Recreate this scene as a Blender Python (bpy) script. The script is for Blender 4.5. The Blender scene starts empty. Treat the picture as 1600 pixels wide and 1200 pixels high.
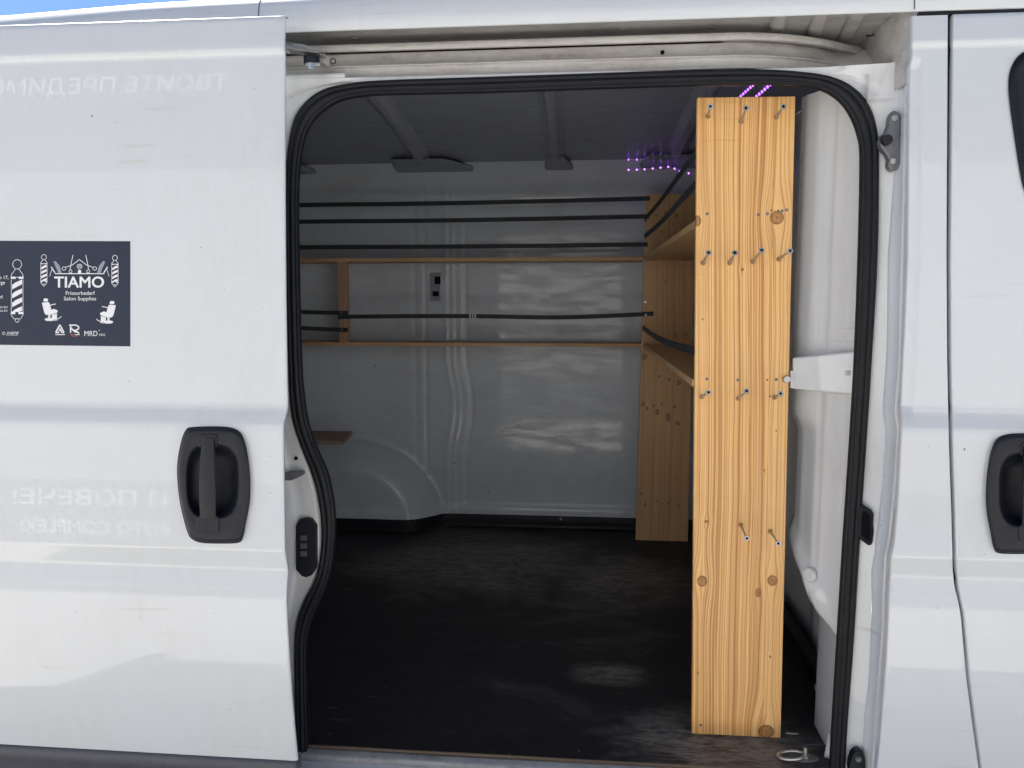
import bpy, bmesh, math, random
from mathutils import Vector, Matrix
random.seed(7)
sc = bpy.context.scene
C = sc.collection

# ------------------------------------------------------------------ camera, sky, sun, exposure
CAM = Vector((0, -1.63, 1.56)); PITCH, YAW, FPX = math.radians(6.2), math.radians(5.3), 1200.0
cd = bpy.data.cameras.new('camera'); cam = bpy.data.objects.new('camera', cd); C.objects.link(cam)
cam.location = CAM; cam.rotation_euler = (math.pi/2 - PITCH, 0, YAW)
cd.sensor_width = 36; cd.lens = 36*FPX/1600; cd.clip_start = .02; cd.clip_end = 2000
sc.camera = cam
SUN = Vector((-.475, .43, .768)).normalized()
w = bpy.data.worlds.new('World'); sc.world = w; w.use_nodes = True
nt = w.node_tree; nt.nodes.clear()
sky = nt.nodes.new('ShaderNodeTexSky'); sky.sky_type = 'NISHITA'; sky.sun_disc = False
sky.sun_elevation = math.asin(SUN.z); sky.sun_rotation = math.atan2(SUN.x, SUN.y) % (2*math.pi)
sky.air_density = .25; sky.dust_density = .0; sky.ozone_density = 2.6
bg = nt.nodes.new('ShaderNodeBackground'); bg.inputs[1].default_value = .12
wo = nt.nodes.new('ShaderNodeOutputWorld')
nt.links.new(sky.outputs[0], bg.inputs[0]); nt.links.new(bg.outputs[0], wo.inputs[0])
sl = bpy.data.lights.new('sun', 'SUN'); sl.energy = 5.0; sl.angle = math.radians(.53); sl.color = (1, .95, .88)
so = bpy.data.objects.new('sun', sl); C.objects.link(so); so.rotation_euler = SUN.to_track_quat('Z', 'Y').to_euler()
so.location = (0, 0, 8)
vs = sc.view_settings; vs.view_transform = 'Standard'; vs.look = 'None'; vs.gamma = 1; vs.use_curve_mapping = False
vs.exposure = 1.78

# ------------------------------------------------------------------ pixel -> place helpers
_F = Vector((-math.sin(YAW)*math.cos(PITCH), math.cos(YAW)*math.cos(PITCH), -math.sin(PITCH)))
_R = Vector((math.cos(YAW), math.sin(YAW), 0)); _U = _R.cross(_F)
def ray(px, py): return _F + _R*((px-800)/FPX) - _U*((py-600)/FPX)
def W(px, py, Y):
    d = ray(px, py); return CAM + d*((Y-CAM.y)/d.y)
def WX(px, py, X):
    d = ray(px, py); return CAM + d*((X-CAM.x)/d.x)
def WZ(px, py, z):
    d = ray(px, py); return CAM + d*((z-CAM.z)/d.z)
def on(px, py, g, off=0.0):
    p = W(px, py, g(1.4))
    for _ in range(6): p = W(px, py, g(p.z)+off)
    return p
def lerp(a, b, t): return a + (b-a)*t
def sstep(a, b, x):
    t = max(0., min(1., (x-a)/(b-a))); return t*t*(3-2*t)
def interp(tab, x):
    if x <= tab[0][0]: return tab[0][1]
    for (a, b), (c, d) in zip(tab, tab[1:]):
        if x <= c: return lerp(b, d, (x-a)/(c-a))
    return tab[-1][1]
def smooth(pts, n=6, closed=False):
    out = []; N = len(pts); m = N if closed else N-1
    for i in range(m):
        g = lambda k: Vector(pts[k % N] if closed else pts[max(0, min(N-1, k))])
        p0, p1, p2, p3 = g(i-1), g(i), g(i+1), g(i+2)
        for j in range(n):
            t = j/n
            out.append(.5*((2*p1)+(p2-p0)*t+(2*p0-5*p1+4*p2-p3)*t*t+(3*p1-p0-3*p2+p3)*t**3))
    if not closed: out.append(Vector(pts[-1]))
    return out
def Tm(z): return .05*max(0., (z-1.35)/.76)**1.5
PROF = [(.30, .006), (.545, .002), (.60, -.006), (.70, -.0175), (.80, -.0260), (.88, -.0300), (.925, -.0310), (.95, -.0288), (.986, -.0175), (.990, -.0175),
        (1.030, -.0295), (1.036, -.0315), (1.16, -.0262), (1.290, -.0190), (1.302, -.0165), (1.332, -.0030), (1.344, 0), (1.7, 0), (2.062, 0), (2.066, -.001), (2.072, -.0045), (2.078, -.005), (2.16, .001)]
def P(z): return interp(PROF, z) + Tm(z)
def door_y(z): return -.08 + P(z)
def skin_y(z): return P(z)
def seal_y(z): return .09 + .8*Tm(z)

# ------------------------------------------------------------------ mesh helpers
def setpar(o, parent):
    if parent is not None:
        o.parent = parent
        o.matrix_parent_inverse = ROOTINV[parent.name] if parent.name in ROOTINV else Matrix()
ROOTINV = {}
def root(name, loc, label, cat, group=None):
    o = bpy.data.objects.new(name, None); C.objects.link(o); o.location = loc; o.empty_display_size = .1
    o['label'] = label; o['category'] = cat
    if group: o['group'] = group
    ROOTINV[o.name] = Matrix.Translation(-Vector(loc)); return o
def mesh(name, verts, faces, mat, parent=None, smooth_=False, label=None):
    me = bpy.data.meshes.new(name); me.from_pydata([tuple(v) for v in verts], [], faces); me.validate()
    bm = bmesh.new(); bm.from_mesh(me); bmesh.ops.recalc_face_normals(bm, faces=bm.faces); bm.to_mesh(me); bm.free()
    o = bpy.data.objects.new(name, me); C.objects.link(o)
    if mat: me.materials.append(M[mat] if isinstance(mat, str) else mat)
    if smooth_:
        me.polygons.foreach_set('use_smooth', [True]*len(me.polygons)); me.update()
    setpar(o, parent)
    if label: o['label'] = label
    return o
def grid(name, rows, mat, parent=None, smooth_=True, drop=None, closed=False):
    n = len(rows[0]); v = [p for r in rows for p in r]; f = []
    for i in range(len(rows)-1):
        for j in range(n if closed else n-1):
            k = (j+1) % n
            a, b, c, d = i*n+j, i*n+k, (i+1)*n+k, (i+1)*n+j
            if drop and drop((Vector(v[a])+Vector(v[c]))*.5): continue
            f.append((a, b, c, d))
    return mesh(name, v, f, mat, parent, smooth_)
class MB:
    def __init__(s): s.v = []; s.f = []
    def add(s, v, f):
        k = len(s.v); s.v += [Vector(p) for p in v]; s.f += [tuple(i+k for i in q) for q in f]; return s
    def box(s, a, b):
        (x0, y0, z0), (x1, y1, z1) = a, b
        return s.add([(x0,y0,z0),(x1,y0,z0),(x1,y1,z0),(x0,y1,z0),(x0,y0,z1),(x1,y0,z1),(x1,y1,z1),(x0,y1,z1)],
                     [(0,3,2,1),(4,5,6,7),(0,1,5,4),(1,2,6,5),(2,3,7,6),(3,0,4,7)])
    def hexa(s, q0, q1):   # two quads
        return s.add(list(q0)+list(q1), [(3,2,1,0),(4,5,6,7),(0,1,5,4),(1,2,6,5),(2,3,7,6),(3,0,4,7)])
    def prism(s, pts, d):
        n = len(pts); d = Vector(d)
        return s.add(list(pts)+[Vector(p)+d for p in pts], [tuple(range(n))[::-1], tuple(range(n, 2*n))]+[(i, (i+1) % n, n+(i+1) % n, n+i) for i in range(n)])
    def cyl(s, a, b, r0, r1=None, n=12, caps=True):
        a, b = Vector(a), Vector(b); r1 = r0 if r1 is None else r1
        z = (b-a).normalized(); x = z.orthogonal().normalized(); y = z.cross(x)
        c = [x*math.cos(2*math.pi*i/n)+y*math.sin(2*math.pi*i/n) for i in range(n)]
        f = [(i, (i+1) % n, n+(i+1) % n, n+i) for i in range(n)]
        if caps: f += [tuple(range(n))[::-1], tuple(range(n, 2*n))]
        return s.add([a+q*r0 for q in c]+[b+q*r1 for q in c], f)
    def tube(s, pts, r, n=8):
        pts = [Vector(p) for p in pts]; rings = []; x = None
        for i, p in enumerate(pts):
            t = (pts[min(i+1, len(pts)-1)]-pts[max(i-1, 0)]).normalized()
            x = t.orthogonal().normalized() if x is None else (x-t*x.dot(t)).normalized()
            y = t.cross(x); rr = r[i] if isinstance(r, (list, tuple)) else r
            rings.append([p+(x*math.cos(2*math.pi*k/n)+y*math.sin(2*math.pi*k/n))*rr for k in range(n)])
        v = [q for g in rings for q in g]; f = []
        for i in range(len(rings)-1):
            for k in range(n): f.append((i*n+k, i*n+(k+1) % n, (i+1)*n+(k+1) % n, (i+1)*n+k))
        f += [tuple(range(n))[::-1], tuple(range(len(v)-n, len(v)))]
        return s.add(v, f)
    def build(s, name, mat, parent=None, bevel=0, seg=2, sm=False, label=None):
        o = mesh(name, s.v, s.f, mat, parent, sm, label)
        if bevel:
            bm = bmesh.new(); bm.from_mesh(o.data)
            ed = [e for e in bm.edges if len(e.link_faces) == 2 and e.calc_face_angle(0) > .5]
            bmesh.ops.bevel(bm, geom=ed, offset=bevel, segments=seg, affect='EDGES', profile=.5, clamp_overlap=True)
            bm.to_mesh(o.data); bm.free()
            o.data.polygons.foreach_set('use_smooth', [True]*len(o.data.polygons))
            m = o.modifiers.new('n', 'WEIGHTED_NORMAL')
        return o

# ------------------------------------------------------------------ materials
M = {}
class N:
    def __init__(s, name):
        s.m = bpy.data.materials.new(name); s.m.use_nodes = True; s.t = s.m.node_tree; s.t.nodes.clear()
        s.out = s.t.nodes.new('ShaderNodeOutputMaterial'); s.b = s.t.nodes.new('ShaderNodeBsdfPrincipled')
        s.t.links.new(s.b.outputs[0], s.out.inputs[0]); s.tc = s.t.nodes.new('ShaderNodeTexCoord')
        M[name] = s.m
    def set(s, node, i, v):
        if v is None: return
        if hasattr(v, 'is_output') or isinstance(v, bpy.types.NodeSocket): s.t.links.new(v, node.inputs[i])
        else: node.inputs[i].default_value = v
    def math(s, op, a, b=None, c=None, clamp=False):
        n = s.t.nodes.new('ShaderNodeMath'); n.operation = op; n.use_clamp = clamp
        s.set(n, 0, a); s.set(n, 1, b); s.set(n, 2, c); return n.outputs[0]
    def obj(s): return s.tc.outputs['Object']
    def sep(s, v):
        n = s.t.nodes.new('ShaderNodeSeparateXYZ'); s.set(n, 0, v); return n.outputs
    def comb(s, x, y, z):
        n = s.t.nodes.new('ShaderNodeCombineXYZ'); s.set(n, 0, x); s.set(n, 1, y); s.set(n, 2, z); return n.outputs[0]
    def mapp(s, v, scale=(1,1,1), loc=(0,0,0)):
        n = s.t.nodes.new('ShaderNodeMapping'); s.set(n, 0, v); n.inputs['Scale'].default_value = scale; n.inputs['Location'].default_value = loc; return n.outputs[0]
    def noise(s, v, scale=5, detail=2, rough=.5, dist=0):
        n = s.t.nodes.new('ShaderNodeTexNoise'); s.set(n, 'Vector', v); n.inputs['Scale'].default_value = scale
        n.inputs['Detail'].default_value = detail; n.inputs['Roughness'].default_value = rough; n.inputs['Distortion'].default_value = dist; return n.outputs[0]
    def voro(s, v, scale=5):
        n = s.t.nodes.new('ShaderNodeTexVoronoi'); s.set(n, 'Vector', v); n.inputs['Scale'].default_value = scale; return n.outputs
    def ramp(s, v, stops, interp_='LINEAR'):
        n = s.t.nodes.new('ShaderNodeValToRGB'); s.set(n, 0, v); e = n.color_ramp.elements; n.color_ramp.interpolation = interp_
        cc = lambda c: (c, c, c, 1) if isinstance(c, (int, float)) else (*c, 1)
        e[0].position = 0; e[1].position = 1; e[0].color = cc(stops[0][1]); e[1].color = cc(stops[-1][1])
        for p, c in stops:
            if 0 < p < 1: q = e.new(p); q.color = cc(c)
        return n.outputs[0]
    def mix(s, f, a, b, mode='MIX'):
        n = s.t.nodes.new('ShaderNodeMix'); n.data_type = 'RGBA'; n.blend_type = mode
        s.set(n, 0, f)
        for i, v in ((6, a), (7, b)):
            s.set(n, i, (*v, 1) if isinstance(v, tuple) and len(v) == 3 else v)
        return n.outputs[2]
    def bump(s, h, strength=.2, dist=.01):
        n = s.t.nodes.new('ShaderNodeBump'); n.inputs['Strength'].default_value = strength; n.inputs['Distance'].default_value = dist
        s.set(n, 'Height', h); s.t.links.new(n.outputs[0], s.b.inputs['Normal']); return n
    def P(s, **k):
        for a, v in k.items():
            a = {'col': 'Base Color', 'rough': 'Roughness', 'metal': 'Metallic', 'coat': 'Coat Weight', 'coatr': 'Coat Roughness', 'spec': 'Specular IOR Level'}.get(a, a)
            s.set(s.b, a, (*v, 1) if isinstance(v, tuple) and len(v) == 3 else v)
        return s
    def specks(s, v, scale, size, keep):
        vo = s.voro(v, scale)
        near = s.math('LESS_THAN', vo[0], size)
        r = s.sep(vo[1])[0]
        return s.math('MULTIPLY', near, s.math('LESS_THAN', r, keep))

def plain(name, col, rough=.5, metal=0, var=.12, scale=30, bump=0, spec=.5):
    n = N(name); f = n.noise(n.obj(), scale, 4, .6)
    c2 = tuple(c*(1-var*2) for c in col)
    n.P(col=n.mix(f, tuple(min(1, c*(1+var*.4)) for c in col), c2), rough=n.math('MULTIPLY_ADD', f, .25, rough-.12), metal=metal, spec=spec)
    if bump: n.bump(n.noise(n.obj(), scale*6, 3, .6), bump, .002)
    return n
def paint(name, col, dirt, dirtcol, rough, speck=.02, wavy=.05):
    n = N(name); v = n.obj()
    big = n.noise(v, 2.2, 5, .6); fine = n.noise(n.mapp(v, (30, 30, 6)), 1.4, 5, .7)
    d = n.math('MULTIPLY', n.ramp(big, [(.42, 0), (.75, 1)]), n.ramp(fine, [(.4, .25), (.7, 1)]))
    c = n.mix(n.math('MULTIPLY', d, dirt), col, dirtcol)
    # thin scratches
    sv = n.mapp(v, (3, 3, 90)); sn = n.noise(sv, 1.0, 2, .4, .4)
    scr = n.math('MULTIPLY', n.ramp(sn, [(.655, 0), (.672, 1)]), n.ramp(n.noise(v, 4.5, 2), [(.56, 0), (.66, 1)]))
    c = n.mix(n.math('MULTIPLY', scr, dirt*.9), c, dirtcol)
    sp = n.math('MAXIMUM', n.specks(n.mapp(v, (1, 1, .6)), 26, .045, speck), n.specks(v, 60, .07, speck*.6))
    c = n.mix(n.math('MULTIPLY', sp, .8), c, (.06, .055, .05))
    n.P(col=c, rough=n.math('MULTIPLY_ADD', d, .35, rough), coat=.9, coatr=n.math('MULTIPLY_ADD', d, .10, .003), spec=.45)
    h = n.math('MULTIPLY_ADD', n.noise(v, 5.5, 2), 1.0, n.math('MULTIPLY', n.noise(v, 260, 2), .004))
    n.bump(h, wavy, .02)
    return n
paint('paint', (.60, .64, .665), .30, (.46, .43, .37), .30, .045, .022)
paint('paint_frame', (.68, .71, .72), .5, (.42, .39, .34), .34, .06, .10)
paint('paint_inside', (.64, .65, .66), .55, (.30, .28, .25), .38, .05, .10)
def wall_extra():
    # the far load wall: grime, dark rubs and rows of drilled holes
    n = N('paint_wall'); v = n.obj()
    big = n.noise(v, 3, 5, .6); fine = n.noise(v, 22, 5, .7)
    d = n.math('MULTIPLY', n.ramp(big, [(.4, 0), (.75, 1)]), n.ramp(fine, [(.35, .2), (.7, 1)]))
    c = n.mix(n.math('MULTIPLY', d, .55), (.55, .605, .66), (.33, .34, .355))  # blue cast of cool light put into the wall's base colour
    sc_ = n.math('MULTIPLY', n.ramp(n.noise(n.mapp(v, (9, 9, 85)), 1, 5, .75, .9), [(.66, 0), (.70, 1)]), n.ramp(n.noise(v, 3.7, 3), [(.52, 0), (.64, 1)]))
    c = n.mix(n.math('MULTIPLY', sc_, .65), c, (.08, .08, .085))
    sp = n.math('MAXIMUM', n.specks(v, 13, .045, .16), n.specks(v, 30, .06, .05))
    c = n.mix(sp, c, (.03, .03, .03))
    n.P(col=c, rough=n.math('MULTIPLY_ADD', fine, .25, .28), coat=n.ramp(n.noise(n.mapp(v, (2.2, 1, 9)), 3, 4, .65, .4), [(.42, .06), (.60, 1)]), coatr=n.math('MULTIPLY_ADD', d, .22, .03), spec=.3)
    n.bump(n.math('MULTIPLY_ADD', n.noise(n.mapp(v, (1, 1, 2.4)), 7, 2), 1, n.math('MULTIPLY', fine, .05)), .16, .02)
wall_extra()
plain('rubber', (.0085, .0105, .0145), .50, 0, .3, 40, .08, .28)
plain('black_plastic', (.0105, .0135, .021), .46, 0, .35, 45, .16, .36)
plain('trim_plastic', (.085, .090, .105), .55, 0, .12, 50, .12)
plain('steel', (.50, .50, .51), .34, .95, .15, 60)
plain('zinc', (.62, .62, .60), .30, .95, .15, 120)
plain('cast', (.22, .23, .245), .42, .35, .25, 70, .15)
plain('dark_void', (.008, .008, .009), .8, spec=.05)
plain('strap', (.020, .028, .034), .62, 0, .2, 200, .3)
plain('glass_dark', (.012, .016, .022), .06, 0, .02, 3)
plain('white_plastic', (.72, .72, .70), .4)
def grimy(name, col, dcol, amt, rough):
    n = N(name); v = n.obj(); f = n.noise(n.mapp(v, (2, 8, 14)), 2.5, 6, .7); g = n.noise(v, 40, 4, .7)
    d = n.math('MULTIPLY', n.ramp(f, [(.38, 0), (.68, 1)]), n.ramp(g, [(.3, .3), (.65, 1)]))
    n.P(col=n.mix(n.math('MULTIPLY', d, amt), col, dcol), rough=n.math('MULTIPLY_ADD', g, .3, rough), coat=.3, coatr=.2)
    n.bump(g, .12, .003)
grimy('track_paint', (.50, .495, .48), (.20, .175, .15), .75, .32)
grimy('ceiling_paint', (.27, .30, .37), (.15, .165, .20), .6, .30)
grimy('sill_metal', (.32, .34, .36), (.10, .095, .09), .8, .35)
def floor_mat():
    n = N('floor_ply'); v = n.obj()
    f = n.noise(n.mapp(v, (.9, 1.6, 1)), 2.6, 6, .66, .6); g = n.noise(n.mapp(v, (6, 22, 1)), 3, 6, .75); h = n.noise(v, 60, 3, .7)
    x, y, z = n.sep(v)[0:3]
    c = n.mix(n.ramp(f, [(.35, 0), (.7, 1)]), (.0150, .0138, .0165), (.026, .0235, .0255))
    # worn, dusty patches where goods were dragged
    def blob(cx, cy, rx, ry):
        a = n.math('DIVIDE', n.math('SUBTRACT', x, cx), rx); b = n.math('DIVIDE', n.math('SUBTRACT', y, cy), ry)
        d = n.math('SQRT', n.math('ADD', n.math('MULTIPLY', a, a), n.math('MULTIPLY', b, b)))
        return n.math('SUBTRACT', 1.0, d, clamp=True)
    w1 = n.math('MAXIMUM', blob(-.38, 1.45, .70, .55), n.math('MAXIMUM', blob(.36, .17, .38, .20), n.math('MAXIMUM', blob(.085, .52, .16, .09), blob(.10, 1.3, .4, .4))))
    wear = n.math('MULTIPLY', n.ramp(n.math('MULTIPLY_ADD', w1, .50, n.math('MULTIPLY', f, .75)), [(.42, 0), (.72, 1)]), n.ramp(g, [(.36, .05), (.60, 1)]))
    c = n.mix(n.math('MULTIPLY', wear, .95), c, (.24, .225, .20))
    sv = n.noise(n.mapp(v, (7, 60, 1)), 1, 2, .5, .6)
    c = n.mix(n.math('MULTIPLY', n.ramp(sv, [(.68, 0), (.70, .6)]), n.ramp(n.noise(v, 3, 2), [(.5, 0), (.6, 1)])), c, (.15, .14, .13))
    c = n.mix(n.specks(v, 24, .05, .05), c, (.3, .29, .27))
    n.P(col=c, rough=n.math('MULTIPLY_ADD', g, .3, .42), spec=.35)
    n.bump(n.math('MULTIPLY_ADD', h, .5, g), .18, .003)
floor_mat()
def ply_edge():
    n = N('ply_edge'); v = n.obj(); z = n.sep(v)[2]
    s = n.noise(n.comb(n.math('MULTIPLY', n.sep(v)[0], 1.5), 0.0, n.math('MULTIPLY', z, 420)), 1, 3, .6)
    n.P(col=n.mix(n.ramp(s, [(.4, 0), (.6, 1)]), (.02, .017, .015), (.16, .115, .08)), rough=.75)
ply_edge()
def ground_mat():
    n = N('concrete_ground'); v = n.obj(); a = n.noise(v, .6, 6, .6); b = n.noise(v, 40, 5, .7)
    n.P(col=n.mix(n.math('MULTIPLY_ADD', b, .5, n.math('MULTIPLY', a, .5)), (.54, .52, .49), (.40, .38, .36)), rough=.9); n.bump(b, .4, .01)
ground_mat()
def wood(name, light, dark, knots=(), axis='z', seams=(), seed=0., lines=1.0, rough=.48, streaks=(), lean=0.):
    """pine: grain lines along one axis, drawn aside round each knot; (u,v) = across, along"""
    n = N(name); x, y, z = n.sep(n.obj())[0:3]
    u, v, wv = {'z': (x, z, y), 'x': (z, x, y), 'xy': (y, x, z), 'y': (x, y, z)}[axis]
    if lean:
        u = n.math('MULTIPLY_ADD', v, lean, u); knots = [(a+lean*b, b, r, q_) for a, b, r, q_ in knots]; seams = [a+lean*1.2 for a in seams]
    off = 0.0
    for i, s in enumerate(seams):
        off = n.math('ADD', off, n.math('MULTIPLY', n.math('GREATER_THAN', u, s), 7.3+i*3.1))
    lowv = n.noise(n.comb(n.math('MULTIPLY', u, 5), n.math('MULTIPLY', v, 1.3), n.math('ADD', off, seed)), 1, 2, .5)
    uu = n.math('MULTIPLY_ADD', n.math('SUBTRACT', lowv, .5), .030, u)
    km = 0.0
    kring = None
    for (kx, kz, r, s) in knots:
        du = n.math('SUBTRACT', u, kx); dv = n.math('SUBTRACT', v, kz)
        q = n.math('ADD', n.math('MULTIPLY', n.math('MULTIPLY', du, du), 1/(r*2.0)**2), n.math('MULTIPLY', n.math('MULTIPLY', dv, dv), 1/(r*s*4.2)**2))
        e = n.math('EXPONENT', n.math('MULTIPLY', q, -1.0))
        uu = n.math('SUBTRACT', uu, n.math('MULTIPLY', n.math('MULTIPLY', du, e), .85))
        d = n.math('SQRT', n.math('ADD', n.math('MULTIPLY', n.math('MULTIPLY', du, du), 1/r**2), n.math('MULTIPLY', n.math('MULTIPLY', dv, dv), 1/(r*s)**2)))
        m = n.ramp(d, [(.0, 1), (.12, .95), (.26, .68), (.55, .78), (.80, .88), (.90, 1), (.96, 1), (1.0, 0)])
        km = n.math('MAXIMUM', km, m)
    vec = lambda su, sv_: n.comb(n.math('MULTIPLY', uu, su), n.math('MULTIPLY', v, sv_), n.math('ADD', off, seed))
    ring = n.noise(vec(150, .40), 1, 1.5, .5)
    grp = n.noise(vec(26, .25), 1, 1, .5)
    a = n.ramp(ring, [(.42, 0), (.575, 1), (.60, .10), (.655, .75), (.675, 0)])
    a = n.math('MULTIPLY', a, n.ramp(grp, [(.36, .12), (.56, 1)]))
    b = n.ramp(n.noise(vec(48, .3), 1, 1, .5), [(.60, 0), (.632, .8), (.66, .9), (.675, .1)])
    if streaks:
        b = n.math('MULTIPLY', b, .35)
        wob = n.math('MULTIPLY_ADD', n.math('SUBTRACT', n.noise(n.comb(n.math('MULTIPLY', v, 1.6), n.math('MULTIPLY', u, 8), seed), 1, 2, .5), .5), .010, uu)
        for (su, sw, ss) in streaks:
            t = n.math('DIVIDE', n.math('SUBTRACT', wob, su), sw)
            b = n.math('MAXIMUM', b, n.math('MULTIPLY', n.ramp(n.math('MULTIPLY_ADD', t, .5, .5, clamp=True), [(0, 0), (.25, .35), (.62, 1), (.80, .9), (.90, 0)]), ss))
    fib = n.noise(n.comb(n.math('MULTIPLY', u, 700), n.math('MULTIPLY', v, 9), wv), 1, 3, .6)
    f = n.math('MULTIPLY', n.math('MAXIMUM', a, b), lines)
    f = n.math('ADD', f, n.math('MULTIPLY', n.math('SUBTRACT', fib, .5), .30), clamp=True)
    blot = n.noise(n.comb(n.math('MULTIPLY', u, 8), n.math('MULTIPLY', v, 2.5), wv), 1, 4, .6)
    lc = n.mix(n.ramp(blot, [(.35, 0), (.7, 1)]), light, tuple(c*k for c, k in zip(light, (.95, .91, .84))))
    c = n.mix(f, lc, dark)
    kn = n.noise(n.comb(n.math('MULTIPLY', u, 90), n.math('MULTIPLY', v, 90), wv), 1, 3, .6)
    c = n.mix(n.math('MULTIPLY', km, .92), c, n.mix(n.ramp(kn, [(.3, 0), (.7, 1)]), tuple(k*.30 for k in dark), tuple(k*.95 for k in dark)))
    gr = n.math('MULTIPLY', n.ramp(n.noise(n.comb(n.math('MULTIPLY', u, 16), n.math('MULTIPLY', v, 7), wv), 1, 5, .7), [(.52, 0), (.74, 1)]), .20)
    c = n.mix(gr, c, tuple(k*f_ for k, f_ in zip(light, (.55, .52, .5))))
    saw = n.math('MULTIPLY', n.ramp(n.noise(n.comb(n.math('MULTIPLY', u, 4), n.math('MULTIPLY', v, 130), wv), 1, 2), [(.68, 0), (.72, 1)]), n.ramp(n.noise(n.comb(n.math('MULTIPLY', u, 9), n.math('MULTIPLY', v, 4), wv), 1, 2), [(.52, 0), (.64, .22)]))
    c = n.mix(saw, c, dark)
    for s in seams:
        c = n.mix(n.math('MULTIPLY', n.math('LESS_THAN', n.math('ABSOLUTE', n.math('SUBTRACT', u, s)), .0006), .45), c, dark)
    n.P(col=c, rough=n.math('MULTIPLY_ADD', fib, .25, rough-.1), spec=.3, coat=.12, coatr=.3)
    n.bump(n.math('SUBTRACT', fib, n.math('MULTIPLY', f, .4)), .10, .002)
    return n

def text_px(mb, body, x, y, size, bold=0., align='CENTER', width=None, shear=0., g=door_y, off=-.0012, mp=None):
    cu = bpy.data.curves.new('t', 'FONT'); cu.body = body; cu.size = 1; cu.align_x = align; cu.offset = bold; cu.shear = shear; cu.resolution_u = 3
    o = bpy.data.objects.new('t', cu); C.objects.link(o); bpy.context.view_layer.update()
    me = o.evaluated_get(bpy.context.evaluated_depsgraph_get()).to_mesh()
    vs_ = [v.co.copy() for v in me.vertices]; fs = [tuple(p.vertices) for p in me.polygons]
    bpy.data.objects.remove(o); bpy.data.curves.remove(cu)
    if not vs_: return
    kx = size
    if width:
        w0 = max(v.x for v in vs_)-min(v.x for v in vs_); kx = width/w0
    f = mp or (lambda a, b: on(a, b, g, off))
    mb.add([f(x+v.x*kx, y-v.y*size) for v in vs_], fs)

# ------------------------------------------------------------------ ground and the wall across the yard (mirrored in the paint)
g = MB().add([(-400,-400,0),(400,-400,0),(400,400,0),(-400,400,0)], [(0,1,2,3)]).build('ground', 'concrete_ground')
g['kind'] = 'structure'; g['label'] = 'pale concrete yard the van stands on'

YW = -4.2
plain('yard_wall', (.105, .11, .12), .7, 0, .12, 3)
plain('sign_white', (.85, .85, .83), .5, 0, .03)
yw = root('yard_wall', (0, YW, 0), 'sunlit grey wall across the yard with white lettering, seen only mirrored in the van door', 'wall')
plain('wall_render', (.44, .43, .41), .8, 0, .1, 3)
MB().box((-11, YW-.25, .62), (9, YW-.004, 3.25)).build('wall_face', 'wall_render', yw)  # unseen middle kept pale to bounce light at the van and its load space
MB().box((-11, YW-.25, .001), (9, YW, .619)).build('added_plinth', 'yard_wall', yw)  # unseen dark foot band, added so the mirrored lettering stands out
MB().box((-11, YW-.25, 3.251), (9, YW, 4.7)).build('added_fascia', 'yard_wall', yw)  # unseen dark top band, added as contrast for the mirrored words
def mirror(px, py):      # where the door's paint shows the yard wall
    p = on(px, py, door_y); e = .01; dy = (door_y(p.z+e)-door_y(p.z-e))/(2*e)
    n = Vector((0, -1, dy)).normalized(); d = (p-CAM).normalized(); r = d-n*2*d.dot(n)
    return p + r*((YW+.004-p.y)/r.y)
def sign(body, px_l, px_r, py_t, py_b):   # mirrored words: their end lies at px_l
    a, b = mirror(px_l, (py_t+py_b)/2), mirror(px_r, (py_t+py_b)/2); t, u = mirror(px_l, py_t), mirror(px_l, py_b)
    zt, zb = max(t.z, u.z), min(t.z, u.z); mb = MB()
    text_px(mb, body, 0, 0, 1, .01, 'LEFT', mp=lambda x, y: Vector((x, y, 0)))
    x0, x1 = min(v.x for v in mb.v), max(v.x for v in mb.v)
    mb.v = [Vector((lerp(b.x, a.x, (v.x-x0)/(x1-x0)), YW+.006, zb + (-v.y)*(zt-zb)/.72)) for v in mb.v]
    mb.build('wall_lettering', 'sign_white', yw)

# ------------------------------------------------------------------ the van
van = root('van', (0, 1.0, 0), 'white panel van with its side load door slid open', 'van')
X0, X1 = -3.0, 1.62
# roof with gutter lip
def roof_lift(x): return interp([(-3, -.05), (-1.32, -.012), (-.97, .004), (-.4, .012), (2, .012)], x)
prof = [(.155, 2.1585), (.105, 2.1535), (.060, 2.1385), (.0535, 2.1375), (.0515, 2.1400), (.0535, 2.165), (.058, 2.185), (.067, 2.203), (.080, 2.214), (.10, 2.223), (.16, 2.236), (.3, 2.25), (1.02, 2.275), (1.8, 2.24), (1.96, 2.215), (2.0, 2.18), (2.03, 2.1), (2.05, 1.4), (2.05, .4)]
xs = [lerp(X0, X1, i/60) for i in range(61)]
rows = [[Vector((x, y, z + roof_lift(x)*sstep(2.142, 2.20, z))) for y, z in prof] for x in xs]
roofo = grid('roof', rows, 'paint', van)
for px in (405, 1428):
    q = [on(px, 6, skin_y), on(px, 40, skin_y)]
    x = q[0].x
    mb = MB()
    pr = [(y-.0006, z+roof_lift(x)*sstep(2.142, 2.20, z)+.0006) for y, z in prof[4:11]]
    vv = [(x-.0012, y, z) for y, z in pr]+[(x+.0012, y, z) for y, z in pr]; k = len(pr)
    mb.add(vv, [(i, i+1, k+i+1, k+i) for i in range(k-1)]).build('roof_joint', 'trim_plastic', van)
# pillar behind the load door and rear panel (mostly behind the slid door)
rows = [[Vector((x, P(z), z)) for x in (-3.0, -2.2, -1.5, -.90)] for z in [.42+i*.03 for i in range(58)]]
grid('rear_side_panel', rows, 'paint', van)
MB().box((-3.0, .02, .42), (-2.96, 2.03, 2.2)).build('rear_door', 'paint', van)

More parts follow.
